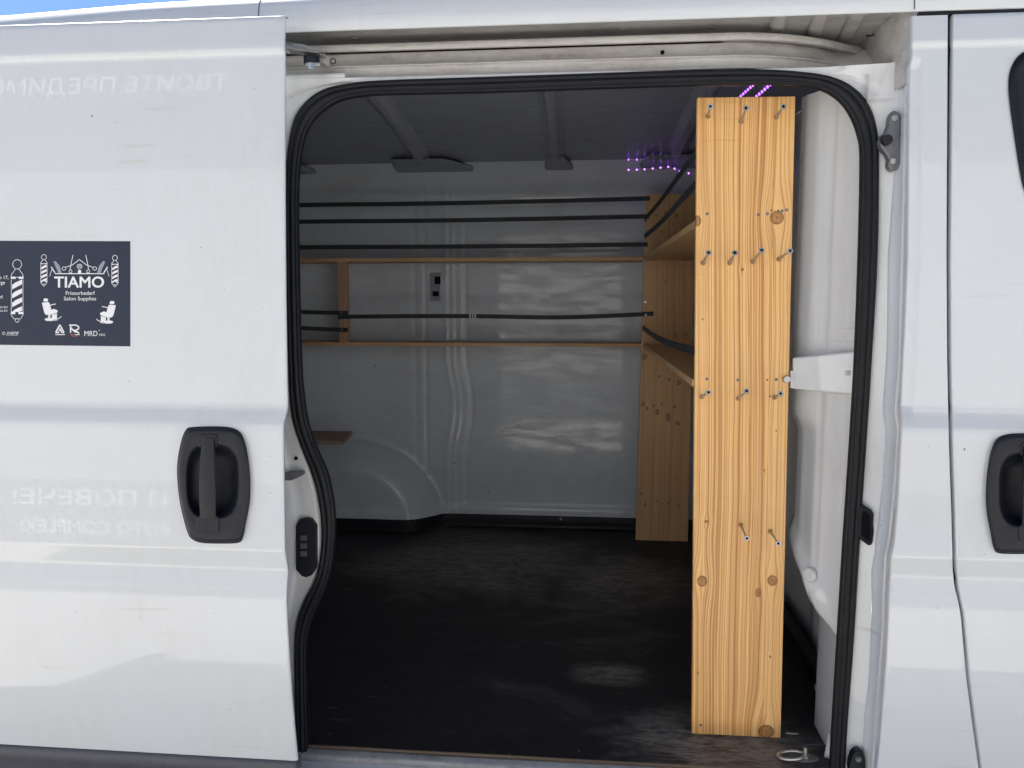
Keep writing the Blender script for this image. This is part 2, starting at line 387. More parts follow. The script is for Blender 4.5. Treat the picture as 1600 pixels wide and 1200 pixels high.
# --- sliding door
sd_ = None
def frange(a, b, n): return [lerp(a, b, i/(n-1)) for i in range(n)]
zs = sorted(set([round(z, 4) for z in frange(.545, 2.142, 150)] + [p[0] for p in PROF if .545 < p[0] < 2.14]))
XE = -.622
def edge_x(z): return XE + .004*sstep(1.3, 1.34, z)
HOUT = [(291,674),(299,669.5),(333,668),(360,670),(375,678),(383,697),(388,726),(390,755),(389,784),(384,812),(379,837),(372,846),(346,847.5),(317,846.5),(301,841),(293,828),(283,789),(278,747),(279,717),(285,688)]
HC = (334, 758)
def in_handle(px, py, k, out, c):
    n = len(out); ins = False
    for i in range(n):
        (x1, y1), (x2, y2) = [((a-c[0])*k+c[0], (b-c[1])*k+c[1]) for a, b in (out[i], out[(i+1) % n])]
        if (y1 > py) != (y2 > py) and px < (x2-x1)*(py-y1)/(y2-y1)+x1: ins = not ins
    return ins
def proj(p):
    d = Vector(p)-CAM; zz = d.dot(_F); return 800+FPX*d.dot(_R)/zz, 600-FPX*d.dot(_U)/zz
rows = []
for z in zs:
    e = edge_x(z); y = door_y(z)
    r = [Vector((x, y, z)) for x in [-1.95, -1.6] + frange(-1.35, e-.012, 72)]
    r += [Vector((e-.006, y+.0004, z)), Vector((e-.002, y+.0016, z)), Vector((e, y+.004, z)), Vector((e-.0005, y+.0085, z)), Vector((e-.004, y+.011, z)), Vector((e-.03, y+.012, z))]
    rows.append(r)
# rounded top edge
top = [Vector((p.x, p.y+.003, p.z+.0022)) for p in rows[-1]]; rows.append(top)
rows.append([Vector((p.x, p.y+.012, p.z+.0025)) for p in rows[-2]])
def hdrop(p):
    a, b = proj(p); return in_handle(a, b, .86, HOUT, HC)
sdoor = grid('sliding_door', rows, 'paint', van, drop=hdrop)
MB().box((-1.9, -.026, .56), (XE-.05, -.004, 1.93)).build('inner_panel', 'paint_frame', sdoor)
# lower plastic trim of the door
rows = []
for z, y in [(.545, .012), (.5435, .001), (.538, -.004), (.515, -.006), (.513, .000), (.47, .004), (.40, .02), (.36, .03)]:
    rows.append([Vector((x, -.08+y, z)) for x in [-1.95, -1.2, -.8, -.632, XE-.003]] + [Vector((XE-.001, -.08+y+.006, z)), Vector((XE-.006, -.04, z))])
grid('lower_trim', rows, 'trim_plastic', sdoor)
# --- door handles
def rescale(out, c, k, kx=None): return [((a-c[0])*(kx or k)+c[0], (b-c[1])*k+c[1]) for a, b in out]
def make_handle(out, c, parent, gy, mir=1):
    outS = [(v.x, v.y) for v in smooth([(a, b, 0) for a, b in out], 5, True)]
    # recess outline: a rounded box about the centre
    def rec(ax, ay, k=3.2, cx=0, cy=0):
        o = []
        for (a, b) in outS:
            th = math.atan2((b-c[1])/89., (a-c[0])/56.)
            ct, st = math.cos(th), math.sin(th)
            r = (abs(ct)**k+abs(st)**k)**(-1/k)
            o.append((c[0]+cx*mir+ax*r*ct, c[1]+cy+ay*r*st))
        return o
    rings = [(outS, .001), (outS, -.006), (rescale(outS, c, .985), -.0105), (rescale(outS, c, .955), -.0125), (rescale(outS, c, .93), -.0135),
             (rec(43, 60, cx=-2, cy=-6), -.0145), (rec(40.5, 57, cx=-2, cy=-6), -.0125), (rec(38, 53, cx=-2, cy=-6), -.004), (rec(34, 47, cx=-2, cy=-6), .012), (rec(26, 38, 2.6, cx=-2, cy=-6), .021), (rec(12, 18, 2.2, cx=-2, cy=-6), .024), (rec(.3, .3, 2, cx=-2, cy=-6), .0245)]
    rows = [[on(a, b, gy, y) for a, b in r] for r, y in rings]
    pl = grid('handle_plate', rows, 'black_plastic', parent, closed=True)
    # rubber gasket round the plate
    rows = [[on(a, b, gy, y) for a, b in r] for r, y in [(rescale(outS, c, 1.022), -.0004), (rescale(outS, c, 1.018), -.0035), (rescale(outS, c, .995), -.0035)]]
    grid('handle_gasket', rows, 'rubber', parent, closed=True)
    # socket ends above and below the lever
    for ya, yb, wd in ((678, 699, 15), (806, 832, 18)):
        ya += c[1]-758; yb += c[1]-758; xc = c[0] - 10*mir
        pts = [(xc-wd, yb), (xc-wd, ya+4), (xc-wd+4, ya), (xc+wd-4, ya), (xc+wd, ya+4), (xc+wd, yb)]
        q = [on(a, b, gy, -.0165) for a, b in pts]
        MB().prism(q, (0, .012, 0)).build('lever_socket', 'black_plastic', parent, bevel=.0022)
    # the lever: a bowed bar, proud of the bowl
    secs = []
    for t in frange(0, 1, 15):
        py = c[1]-758 + lerp(684, 809, t); bow = math.sin(math.pi*t)
        xl = c[0] + (-21.5 - 3.2*bow*1)*mir + (1-t)*3.5*mir; xr = c[0] + (1.5+2.2*t)*mir
        y0 = -.0185 - .006*bow
        secs.append([on(xl, py, gy, y0+.012), on(xl, py, gy, y0+.0025), on(lerp(xl, xr, .08), py, gy, y0), on(lerp(xl, xr, .5), py, gy, y0-.0012), on(lerp(xl, xr, .92), py, gy, y0), on(xr, py, gy, y0+.0025), on(xr, py, gy, y0+.012)])
    n = 7; v = [p for s_ in secs for p in s_]
    f = [(i*n+j, i*n+(j+1) % n, (i+1)*n+(j+1) % n, (i+1)*n+j) for i in range(len(secs)-1) for j in range(n)]
    f += [tuple(range(n)), tuple(range(len(v)-n, len(v)))]
    mesh('handle_lever', v, f, 'black_plastic', parent, True).modifiers.new('e', 'EDGE_SPLIT').split_angle = .9
make_handle(HOUT, HC, sdoor, door_y)

# --- centre pillar: stepped return, skin, gap, front door
SK = [(20,1425),(90,1425),(100,1423),(400,1420),(520,1415),(640,1409),(665,1409),(775,1404),(850,1398),(875,1392),(950,1389),(1030,1385),(1160,1375),(1200,1371),(1260,1367)]
L1 = [(90,1407),(170,1403),(250,1398),(330,1392),(400,1387),(550,1385),(630,1379),(650,1379.5),(668,1383),(700,1382),(750,1379),(800,1373),(860,1366),(895,1361),(950,1362),(1060,1357),(1110,1351),(1200,1345),(1260,1342)]
L2 = [(90,1418),(400,1410),(570,1406),(640,1400),(650,1400.5),(672,1404),(700,1402),(775,1397),(840,1390),(870,1384),(930,1381),(980,1380),(1060,1374),(1160,1367),(1200,1364),(1260,1361)]
GL = [(-60,1482),(20,1482),(400,1480),(560,1481),(700,1484),(800,1487.5),(860,1489),(890,1489.5),(915,1492),(940,1498),(960,1502),(1000,1505.5),(1060,1511),(1130,1520),(1200,1530),(1260,1539)]
GR = [(-60,1490),(30,1490),(400,1486),(560,1487),(700,1489.5),(800,1493),(860,1494.5),(890,1495),(915,1497.5),(940,1502.5),(960,1506.5),(1000,1510),(1060,1515.5),(1130,1524.5),(1200,1534),(1260,1543)]
def pry(z, px): return proj((.65 if px < 1450 else .73, 0, z))[1]
zp = sorted(set([round(z, 4) for z in frange(.47, 2.128, 170)] + [p[0] for p in PROF if .47 < p[0] < 2.12]))
def recess(x_rel, z):   # soft sunk field beside the door shut, from the roof to the waist
    return .0055*(1-sstep(.016, .024, x_rel))*sstep(1.318, 1.345, z)*(1-sstep(2.030, 2.044, z))
rows = []
def at_z(z, tab, g):   # point of a drawn line at height z
    py = proj((.65, g(z), z))[1]
    for _ in range(4):
        p = on(interp(tab, py), py, g); py += (p.z-z)*750
    return p.x
for z in zp:
    xa = at_z(z, SK, skin_y); xb = at_z(z, GL, skin_y)
    r = [Vector((xa, P(z)+recess(0, z)+.012, z)), Vector((xa, P(z)+recess(0, z)+.003, z)), Vector((xa+.001, P(z)+recess(0, z)+.001, z))]
    for t in frange(.02, .97, 22):
        x = lerp(xa, xb, t); r.append(Vector((x, P(z)+recess((x-xa), z), z)))
    r += [Vector((xb-.001, P(z)+.0008, z)), Vector((xb, P(z)+.003, z)), Vector((xb, P(z)+.02, z))]
    rows.append(r)
pil = grid('centre_pillar', rows, 'paint', van)
rows = []
for z in zp:
    xb = at_z(z, GR, skin_y)
    rows.append([Vector((xb, P(z)+.02, z)), Vector((xb, P(z)+.003, z)), Vector((xb+.001, P(z)+.0008, z))] + [Vector((x, P(z), z)) for x in frange(xb+.004, 1.30, 40)])
r2 = rows[-1]
rows.append([Vector((p.x, p.y+.003, p.z+.002)) for p in r2]); rows.append([Vector((p.x, p.y+.018, p.z+.002)) for p in r2])
FO = [(1600-(a-334)*1.04, 771.5+(b-758)*1.03) for a, b in HOUT]; FC = (1600, 771.5)
fdoor = grid('front_door', rows, 'paint', van, drop=lambda p: in_handle(*proj(p), .86, FO, FC))
make_handle(FO, FC, fdoor, skin_y, -1)
rows = [[Vector((x, P(z)+.016, z)) for x in (.66, .80)] for z in frange(.45, 2.135, 30)]
grid('gap_backing', rows, 'rubber', van)  # dark sheet added behind the shut line to stop light leaking through
# strip of body over the front door
MB().box((.665, .054, 2.1305), (1.4, .09, 2.1365)).build('door_top_seal', 'rubber', van)
# front quarter window
wo_ = smooth([(1604,79,0),(1594,85,0),(1584,97,0),(1577.5,114,0),(1575.5,135,0),(1578,165,0),(1585,215,0),(1592,260,0),(1598,290,0),(1606,310,0)], 4)
wi_ = smooth([(1612,100,0),(1603,104,0),(1597,112,0),(1592.5,122,0),(1592,138,0),(1594,165,0),(1600,215,0),(1606,250,0),(1611,275,0),(1617,292,0)], 4)
rows = [[on(p.x, p.y, skin_y, o) for p in q] for q, o in ((wo_, .001), (wo_, -.003), ([a.lerp(b, .5) for a, b in zip(wo_, wi_)], -.0045), (wi_, -.003), (wi_, .003))]
grid('window_seal', rows, 'rubber', fdoor)
q = [on(p.x, p.y, skin_y, -.0008) for p in wi_]; far = [Vector((1.25, p.y, p.z)) for p in q]
grid('window_pane', [q, far], 'glass_dark', fdoor)

# --- rubber door seal (outer/inner edge pairs as traced round the opening)
SE = [(466,1260,484,1260),(465,1190,483,1185),(463,1100,481,1100),(462,1010,480,1015),(466,968,486,975),(478,935,497,948),(491,910,511,915),(500,880,520,882),(504,845,525,830),(503,810,524,795),(497,770,519,762),(487,735,511,732),(473,700,496,698),(461,665,483,660),(455,630,476,615),(452,560,472,560),(449,450,469,450),(448,330,467,330),(449,270,469,270),(453,225,475,225),(463,185,487,195),(482,158,506,175),(508,141,530,160),(545,132,565,152),(600,127,610,149),(750,122,750,146),(900,117,900,141),(1050,112,1050,136),(1180,110,1180,133),(1260,115,1250,135),(1305,124,1283,142),(1335,141,1308,157),(1355,165,1326,180),(1367,200,1338,210),(1371,250,1343,250),(1369,400,1340,400),(1360,560,1334,560),(1351,700,1326,700),(1341,850,1316,850),(1332,1000,1307,1000),(1321,1150,1298,1150),(1316,1260,1292,1260)]
so_ = smooth([(a, b, 0) for a, b, c, d in SE], 5); si_ = smooth([(c, d, 0) for a, b, c, d in SE], 5)
SEC = [(-.02,-.006),(0,.009),(.10,.0125),(.27,.0135),(.33,.0108),(.37,.0108),(.43,.0140),(.58,.0160),(.70,.0140),(.74,.0105),(.78,.0105),(.84,.0118),(.95,.010),(1.0,.004),(.985,-.004),(.86,-.010),(.6,-.012)]
rows = [[on(lerp(a.x, b.x, s), lerp(a.y, b.y, s), seal_y, 0) + Vector((0, -h, 0)) for s, h in SEC] for a, b in zip(so_, si_)]
grid('door_seal', rows, 'rubber', van)
# --- painted door frame round the seal
FT = {0:(395,1260),13:(395,665),17:(395,330),19:(395,190),20:(395,122.5),21:(440,122.3),22:(500,122),23:(545,121.5),24:(600,120.5),25:(750,116.5),26:(900,112.5),27:(1050,110),28:(1180,108.0),29:(1287,105),30:(1325,102.5),31:(1362,100),32:(1392,98),33:(1406,96)}
ft = sorted(FT.items()); fpts = []
for i in range(len(so_)):
    k = i/5
    if k <= 33:
        for (a, pa), (b, pb) in zip(ft, ft[1:]):
            if a <= k <= b:
                t = (k-a)/(b-a); fpts.append((lerp(pa[0], pb[0], t), lerp(pa[1], pb[1], t))); break
    else:
        py = so_[i].y if k >= 34 else lerp(96, so_[170].y, (k-33)); fpts.append((interp(L1, py), py))
rows = []
for i, (a, t) in enumerate(zip(so_, fpts)):
    k = i/5; side = k > 32
    L = math.hypot(t[0]-a.x, t[1]-a.y)
    cols = []
    for s, o in [(0, .012), (0, .003), (.10, .002), (.26, .002), (.32, .0035), (.38, -.0015), (.5, -.004), (.8, -.006), (1, -.008)]:
        if side: o = {0: .012}.get(s, .0) if o == .012 else lerp(.002, -.012, s)
        elif 23 < k < 30: o = .012 if o == .012 else .001
        cols.append(on(lerp(a.x, t[0], s), lerp(a.y, t[1], s), seal_y, o))
    rows.append(cols)
frame = grid('door_frame', rows, 'paint_frame', van)
# stepped return on the front side, from frame to skin
rows = []
for py in frange(92, 1260, 160):
    a, b, c_ = interp(L1, py), interp(L2, py), interp(SK, py)
    if py < 100: a, b, c_ = [q+0 for q in (a, b, c_)]
    r = [on(a, py, seal_y, -.012), on(a+2.2, py, seal_y, -.020), on(a+4.5, py, seal_y, -.023), on(lerp(a, b, .6), py, seal_y, -.033), on(b-3, py, seal_y, -.045),
         on(b-.6, py, seal_y, -.050), on(b+.6, py, seal_y, -.049), on(b+2.4, py, skin_y, .024), on(lerp(b, c_, .7), py, skin_y, .014)]
    p = on(c_, py, skin_y, .008); r += [p]
    rows.append(r)
grid('shut_return', rows, 'paint_frame', frame)
# drilled plugs on the return, embossed ribs
for px, py in ((1378, 823), (1376, 850), (1383, 795)):
    p = on(px, py, seal_y, -.0265); MB().cyl(p, p+Vector((0, -.002, 0)), .0034, .0028, 14).build('plug', 'paint_frame', frame, sm=False)
for a, b, c_, d in ((1374, 622, 1371, 668), (1357, 872, 1352, 918)):
    p, q = on(a, b, seal_y, -.002), on(c_, d, seal_y, -.002)
    MB().tube([p, p.lerp(q, .1), p.lerp(q, .5), p.lerp(q, .9), q], [.001, .0055, .006, .0055, .001], 10).build('embossed_rib', 'paint_frame', frame, sm=True)
# frame fittings
def plate(pts, g, off, th, name, mat, parent, bevel=.001, seg=2):
    return MB().prism([on(a, b, g, off) for a, b in pts], (0, th, 0)).build(name, mat, parent, bevel=bevel, seg=seg)
plate([(462,822),(469,811.5),(478,809.5),(486,811),(494,822),(494,888),(487,899),(478,902.5),(471,900),(462,890)], seal_y, -.010, .012, 'contact_plate', 'black_plastic', frame)
for y in (837, 849.5, 861.5): plate([(469,y),(479,y),(479,y+8),(469,y+8)], seal_y, -.0125, .006, 'contact_pad', 'trim_plastic', frame, .0006)
p = on(462, 716.5, seal_y, -.004); MB().cyl(p, p+Vector((0, .004, 0)), .0042, n=14).build('frame_hole', 'dark_void', frame)
plate([(443,741),(452,737),(470,736),(475,739),(473,743),(462,748),(455,751),(443,751)], seal_y, -.016, .012, 'striker_pin', 'cast', frame, .002)
plate([(1346,789),(1351,790),(1362,797),(1366,803),(1365,820),(1366,830),(1364,848),(1361,853),(1356,852),(1344,843),(1341,836),(1342,812),(1343,793)], seal_y, -.016, .014, 'latch_pocket', 'rubber', frame, .0025)
plate([(1349.5,799),(1354,801),(1361,806),(1359.5,820),(1360.5,832),(1358.5,846),(1348,839),(1346.5,834),(1347,812),(1348,803)], seal_y, -.0185, .004, 'latch_hole', 'dark_void', frame, .0005)
st = plate([(1396,172),(1404,174),(1407,180),(1407.5,215),(1407,255),(1403,264),(1396,267.5),(1390,264),(1388,258),(1389.5,248),(1385,240),(1376.5,229),(1374.5,219),(1378,211),(1385,206),(1389,194),(1390.5,180)], seal_y, -.032, .022, 'hinge_block', 'cast', frame, .0035, 3)
def bolt(px, py, g, off, r, h, name, mat, parent):
    p = on(px, py, g, off); d = Vector((0, -h, 0))
    m = MB().cyl(p, p+d*.5, r*1.25, r*1.15, 16); m.cyl(p+d*.45, p+d, r, r*.92, 6); m.build(name, mat, parent)
p = on(1384, 219.5, seal_y, -.032); MB().cyl(p, p+Vector((0, -.010, 0)), .0115, .0105, 24).cyl(p+Vector((0,-.010,0)), p+Vector((0,-.0105,0)), .0075, n=20).build('hinge_pin', 'black_plastic', frame)
for q in ((1398,184.5),(1395,252)): bolt(*q, seal_y, -.0315, .0052, .005, 'hinge_bolt', 'zinc', frame)
lb = plate([(1331,1230),(1328,1202),(1329,1193),(1333,1181),(1338,1175),(1346,1174),(1351,1179),(1353,1190),(1352,1230)], seal_y, -.036, .024, 'lower_hinge_block', 'black_plastic', frame, .004, 3)
bolt(1341, 1186, seal_y, -.0355, .0055, .005, 'hinge_bolt', 'cast', frame)

# --- track above the opening
def ypath(x, y0, x0=.30, x1=.66, dy=.16):
    t = max(0., (x-x0)/(x1-x0)); return y0 + dy*t*t
txs = frange(-.9, .30, 24) + frange(.32, .655, 22)
def sweep(name, sec, mat, parent, xlist=txs, **k):
    return grid(name, [[Vector((x, ypath(x, y, **k), z)) for y, z in sec] for x in xlist], mat, parent)
TS = []
for py, y in ((74, .178), (62, .178), (58, .140), (58.6, .137), (60, .1355), (67.5, .1355), (69.6, .1375), (70, .143), (71, .178), (91, .178), (91.4, .150), (92, .143), (92.6, .1405), (93.8, .1395), (95, .141), (96, .1455), (98, .1465), (106, .147), (108.5, .145), (111, .138), (113, .128), (113.2, .150)):
    TS.append((y, W(900, py, y).z))
trk = sweep('door_track', TS, 'track_paint', van)
for px, py in ((521, 100), (700, 86), (880, 84), (1089, 78), (1107, 78), (1144, 76), (1060, 101), (1090, 101), (1107, 101), (1000, 84)):
    p = W(px, py, .178 if py < 95 else .1465); r = .0035
    MB().cyl(p+Vector((0, .0, 0)), p+Vector((0, -.0014, 0)), r, r*.7, 14).build('rivet', 'track_paint', trk)
p = W(1035, 82, .178); MB().cyl(p, p+Vector((0, -.0015, 0)), .0048, n=16).build('track_hole', 'dark_void', trk)
p = W(521, 96, .147); 
MB().tube([p+Vector((.006*math.cos(a), -.002, .006*math.sin(a))) for a in [i*math.pi/8 for i in range(17)]], .0011, 6).build('track_ring', 'dark_void', trk)
# pocket roof over the track, its pressed ribs, the closed end wall
rows = [[Vector((x, y + (.16*max(0, (x-.3)/.36)**2 if y > .2 else 0), z)) for y, z in [(.10, 2.1545), (.16, 2.160), (.235, 2.162), (.245, 2.115)]] for x in frange(-.9, .665, 40)]
pk = grid('track_pocket', rows, 'track_paint', van)
rows = [[Vector((x, y, z)) for x, y in [(.662, .055), (.652, .075), (.645, .12), (.641, .2), (.638, .44)]] for z in frange(2.00, 2.158, 6)]
grid('pocket_end', rows, 'track_paint', pk)
for x in (.40, .485, .56):
    MB().add([(x-.014, .095, 2.156), (x+.022, .095, 2.156), (x+.056, .3, 2.160), (x+.018, .3, 2.160), (x-.006, .095, 2.150), (x+.014, .095, 2.150), (x+.048, .3, 2.152), (x+.028, .3, 2.152)],
             [(0,1,2,3),(4,5,6,7),(0,1,5,4),(1,2,6,5),(2,3,7,6),(3,0,4,7)]).build('pocket_rib', 'track_paint', pk, bevel=.003)
for px, py in ((972, 46), (1112, 42), (1206, 39), (555, 60)):
    p = WZ(px, py, 2.1565); MB().cyl(p+Vector((0,0,.0005)), p+Vector((0,0,-.0015)), .006, n=16).build('drain_hole', 'sill_metal', pk)
p = WZ(1360, 53, 2.140); MB().tube([p+Vector((.007*math.cos(a), .007*math.sin(a), -.002)) for a in frange(-1, 3, 12)], .002, 6).build('wire_clip', 'rubber', pk)
# frame back wall above seal joins up to the ceiling inside
rows = [[Vector((x, y, z)) for y, z in [(.150, 2.036), (.160, 2.032), (.175, 2.034), (.22, 2.08), (.27, 2.13), (.34, 2.168)]] for x in frange(-2.9, .9, 20)]
grid('cant_rail', rows, 'paint_inside', van)
# roller carriage at the rear end of the track
arm = plate([(445,64),(456,66),(474,69),(490,74),(497,79),(496,82.5),(488,81.5),(470,79),(456,76.5),(445,75)], lambda z: .045, 0, .004, 'roller_arm', 'steel', van, .0012)
MB().add([on(a, b, lambda z: .045) for a, b in ((445,64),(497,79),(496,82.5),(445,75))]+[on(a, b, lambda z: .045)+Vector((0,.05,.002)) for a, b in ((445,64),(497,79),(496,82.5),(445,75))], [(0,1,2,3),(4,5,6,7),(0,1,5,4),(1,2,6,5),(2,3,7,6),(3,0,4,7)]).build('arm_flange', 'steel', arm)
p = W(487, 94, .085); MB().cyl(p+Vector((0,0,.008)), p+Vector((0,0,-.010)), .0175, n=24).build('roller', 'black_plastic', arm, bevel=.002)
p = W(490, 101, .070); MB().box(p-Vector((.018,.004,.005)), p+Vector((.016,.02,.004))).build('roller_bracket', 'steel', arm, bevel=.002)
p = W(486, 103, .062); MB().cyl(p+Vector((0,0,.006)), p+Vector((0,0,-.008)), .0065, n=6).build('roller_bolt', 'steel', arm)
p = W(505, 92, .10); MB().box(p-Vector((.004,.004,.010)), p+Vector((.005,.03,.010))).build('track_stop', 'track_paint', arm, bevel=.0015)
p = on(465, 118, seal_y, -.02); MB().tube([Vector((x, .127, p.z+.001)) for x in frange(-.8, W(532, 118, .09).x, 8)], .008, 10).build('track_end_bead', 'paint_frame', trk, sm=True)

# --- sill, floor
FZ = .48
fl = MB().box((-2.95, .092, FZ-.014), (.74, 2.0, FZ)).build('cargo_floor', 'floor_ply', van)
MB().box((-.70, .0895, FZ-.0135), (.62, .0925, FZ-.0006)).build('ply_edge', 'ply_edge', fl)
rows = [[Vector((x, y, z)) for y, z in [(.0895, FZ-.010), (.084, FZ-.0095), (.081, FZ-.0125), (.072, FZ-.0135), (.069, FZ-.019), (.0675, FZ-.03)]] for x in (-.70, -.3, .2, .62)]
grid('sill_strip', rows, 'sill_metal', van)
rows = [[Vector((x, y, z)) for y, z in [(.0675, FZ-.029), (.055, FZ-.030), (.01, FZ-.032), (-.005, FZ-.037), (-.01, FZ-.06), (-.01, .3)]] for x in frange(-.95, .68, 8)]
grid('door_sill', rows, 'paint_frame', van)
# front edge of the cab side below the pillar
# --- far wall of the load space: pressed panels, wheel arch, cove
def fx(px, py=500): return W(px, py, 1.98).x
def fz(py, px=800): return W(px, py, 1.98).z
SEAM = fx(665); zbend = (fz(700), fz(640), fz(570))
def ridge_x(base, z): return base + .030*(sstep(zbend[0]-.05, zbend[1], z)) * (1-sstep(zbend[1]+.03, zbend[2]+.05, z))
ACX, ACZ, AR = fx(556, 800), fz(822), abs(fx(684, 800)-fx(556, 800))
zt1, zt2, zb_ = fz(300), fz(325), fz(790)
def wallH(x, z):
    h = 0.
    def gz(d, s): return math.exp(-(d/s)**2)
    h -= .004*gz(x-SEAM, .005)
    for b, a, s in ((fx(697), .007, .009), (fx(707), .005, .006)):
        h += .6*a*gz(x-ridge_x(b, z), s*1.3)*sstep(zt1+.03, zt1, z)
    # sunk panel with rounded upper corner to the right of the ridges
    bx = ridge_x(fx(722), z); R = .06
    dx, dz = x-bx, zt1-z
    if dx < R and dz < R: d = R-math.hypot(R-dx, R-dz)
    else: d = min(dx, dz)
    d = min(d, z-zb_)
    h -= .007*sstep(0, .016, d)
    d2 = min(x-bx-.012, zt2-z, z-zb_)
    h += .004*sstep(0, .02, d2)
    # left panel
    d3 = min(SEAM-.03-x, zt1-.01-z); h -= .005*sstep(0, .02, d3)
    d4 = min(SEAM-.05-x, zt2-.02-z); h += .003*sstep(0, .02, d4)
    # wheel arch
    r = math.hypot((x-ACX)*.95 if x > ACX else 0, max(0, z-ACZ))
    h += .115*sstep(AR+.03, AR-.13, r) + .018*sstep(AR+.005, AR-.012, r)
    # long skirt line
    h += .010*sstep(zb_+.004, zb_-.014, z)
    return h
def wall_y(z):
    return 1.98 - .16*sstep(1.98, 2.22, z)**1.0 * max(0, (z-1.98)/.2)
wxs = frange(-2.95, -1.4, 30)+frange(-1.39, .80, 250)
wzs = frange(FZ, 2.0, 170)+frange(2.008, 2.175, 18)
far = grid('far_wall', [[Vector((x, wall_y(z)-wallH(x, z), z)) for x in wxs] for z in wzs], 'paint_wall', van)
# lashing slot and small plates
def wplate(px0, py0, px1, py1, name, mat, th=.003, Y=1.972, bev=.0008):
    a, b = W(px0, py0, Y), W(px1, py1, Y)
    return MB().box((a.x, Y-th, b.z), (b.x, Y+.012, a.z)).build(name, mat, far, bevel=bev)
wplate(672, 426, 688, 470, 'slot_cover', 'ceiling_paint'); 
for q in ((679, 432, 688, 444), (676, 455, 686, 463)): wplate(*q, 'slot_hole', 'dark_void', .0042)
wplate(690, 420, 697, 434, 'wall_clip', 'zinc', .008)
# dark kick strip along the foot of the wall
def strip_line(x): return wall_y(.5)-wallH(x, .5)
kx = frange(-1.6, .74, 90)
rows = [[Vector((x, strip_line(x)+dy, z)) for dy, z in [(.004, FZ+.052), (-.004, FZ+.052), (-.006, FZ+.048), (-.007, FZ+.022), (-.020, FZ+.015), (-.022, FZ)]] for x in kx]
ks = grid('kick_strip', rows, 'rubber', van)
p = W(876, 811, 1.955); MB().cyl(p, p+Vector((0,-.006,0)), .006, .004, 12).build('strip_screw', 'zinc', ks)
# --- load space ceiling with bows
CZ = 2.172
rows = [[Vector((x, y, CZ + .03*math.sin(math.pi*(y-.3)/1.55))) for y in frange(.30, 1.86, 20)] for x in frange(-2.95, .9, 30)]
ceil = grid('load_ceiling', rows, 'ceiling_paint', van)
def bow(x0, x1, wd, gk=1.):
    rows = []
    for y in frange(.34, 1.84, 24):
        z = CZ + .03*math.sin(math.pi*(y-.3)/1.55); x = lerp(x0, x1, (y-.34)/1.5)
        rows.append([Vector((x+a*wd, y, z+b)) for a, b in [(-1.5, -.001), (-1.4, -.004), (-.8, -.006), (-.62, -.020), (-.5, -.023), (.5, -.023), (.62, -.020), (.8, -.006), (1.4, -.004), (1.5, -.001)]])
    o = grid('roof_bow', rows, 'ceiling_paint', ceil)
    p = Vector((x1, 1.80, CZ-.018))
    MB().add([(p.x-.12*gk, 1.70, CZ-.006), (p.x+.12*gk, 1.70, CZ-.006), (p.x+.24*gk, 1.885, CZ-.012), (p.x-.15*gk, 1.885, CZ-.012), (p.x-.10*gk, 1.74, CZ-.022), (p.x+.10*gk, 1.74, CZ-.022), (p.x+.22*gk, 1.885, CZ-.036), (p.x-.13*gk, 1.885, CZ-.036)],
             [(0,1,2,3),(4,5,6,7),(0,1,5,4),(1,2,6,5),(2,3,7,6),(3,0,4,7)]).build('bow_gusset', 'ceiling_paint', ceil, bevel=.008, seg=3)
bow(-.62, -.72, .028); bow(-.10, -.13, .028, .35); bow(-1.22, -1.36, .028, .6); bow(.36, .38, .028)
# --- bulkhead behind the cab and inner side of the centre pillar
def bulkX(y, z):
    b = .735 - .012*math.exp(-((y-.75)/.04)**2) - .010*math.exp(-((y-1.2)/.06)**2)
    b += .03*sstep(.55, .35, z)*0
    return b
grid('bulkhead', [[Vector((bulkX(y, z), y, z)) for y in frange(.45, 2.0, 60)] for z in frange(FZ, 2.2, 40)], 'paint_inside', van)
def pilX(y, z):
    # inner cheek of the pillar: square to the door by the seal, then a splayed panel running in behind the tall board
    up = interp([(.105, .590), (.125, .600), (.14, .597), (.16, .582), (.27, .513), (.30, .507), (.34, .520), (.40, .60), (.60, .735)], y)
    up += .0035*math.exp(-((y-.205)/.006)**2) - .003*math.exp(-((y-.235)/.012)**2)*sstep(1.3, 1.5, z)
    up += .022*sstep(1.30, 1.24, z)*sstep(.20, .27, y)
    dn = interp([(.105, .590), (.125, .600), (.16, .598), (.30, .600), (.60, .70)], y)
    zb = interp([(.105, .76), (.135, .775), (.20, .82), (.24, .86), (.30, .93), (.4, .97)], y)
    up -= .012*math.exp(-((z-zb-.045)/.03)**2)*sstep(.15, .20, y)
    return lerp(up, dn, sstep(zb+.008, zb-.012, z))
cheek = grid('pillar_cheek', [[Vector((pilX(y, z), y, z)) for y in frange(.105, .60, 70)] for z in frange(FZ-.01, 2.035, 160)], 'paint_frame', van)
# cross bracket between pillar and board
a = [W(1237, 559, .225), W(1337, 548, .112), W(1337, 618, .112), W(1237, 608, .225)]
MB().add(a+[v+Vector((.05, .07, 0)) for v in a], [(0,1,2,3),(4,5,6,7),(0,1,5,4),(1,2,6,5),(2,3,7,6),(3,0,4,7)]).build('cross_bracket', 'paint_frame', cheek, bevel=.006, seg=3)
p = W(1324, 583, .124); MB().cyl(p+Vector((.004,0,0)), p-Vector((.004,.0015,0)), .0055, n=16).build('bracket_plug', 'white_plastic', cheek)
# ledge with round cap
p = WX(1264, 898, pilX(.225, .86)); q = Vector((-.86, -.48, .12)).normalized()
MB().cyl(p-q*.006, p+q*.004, .019, .016, 28).build('cable_grommet', 'paint_frame', cheek, bevel=.002)
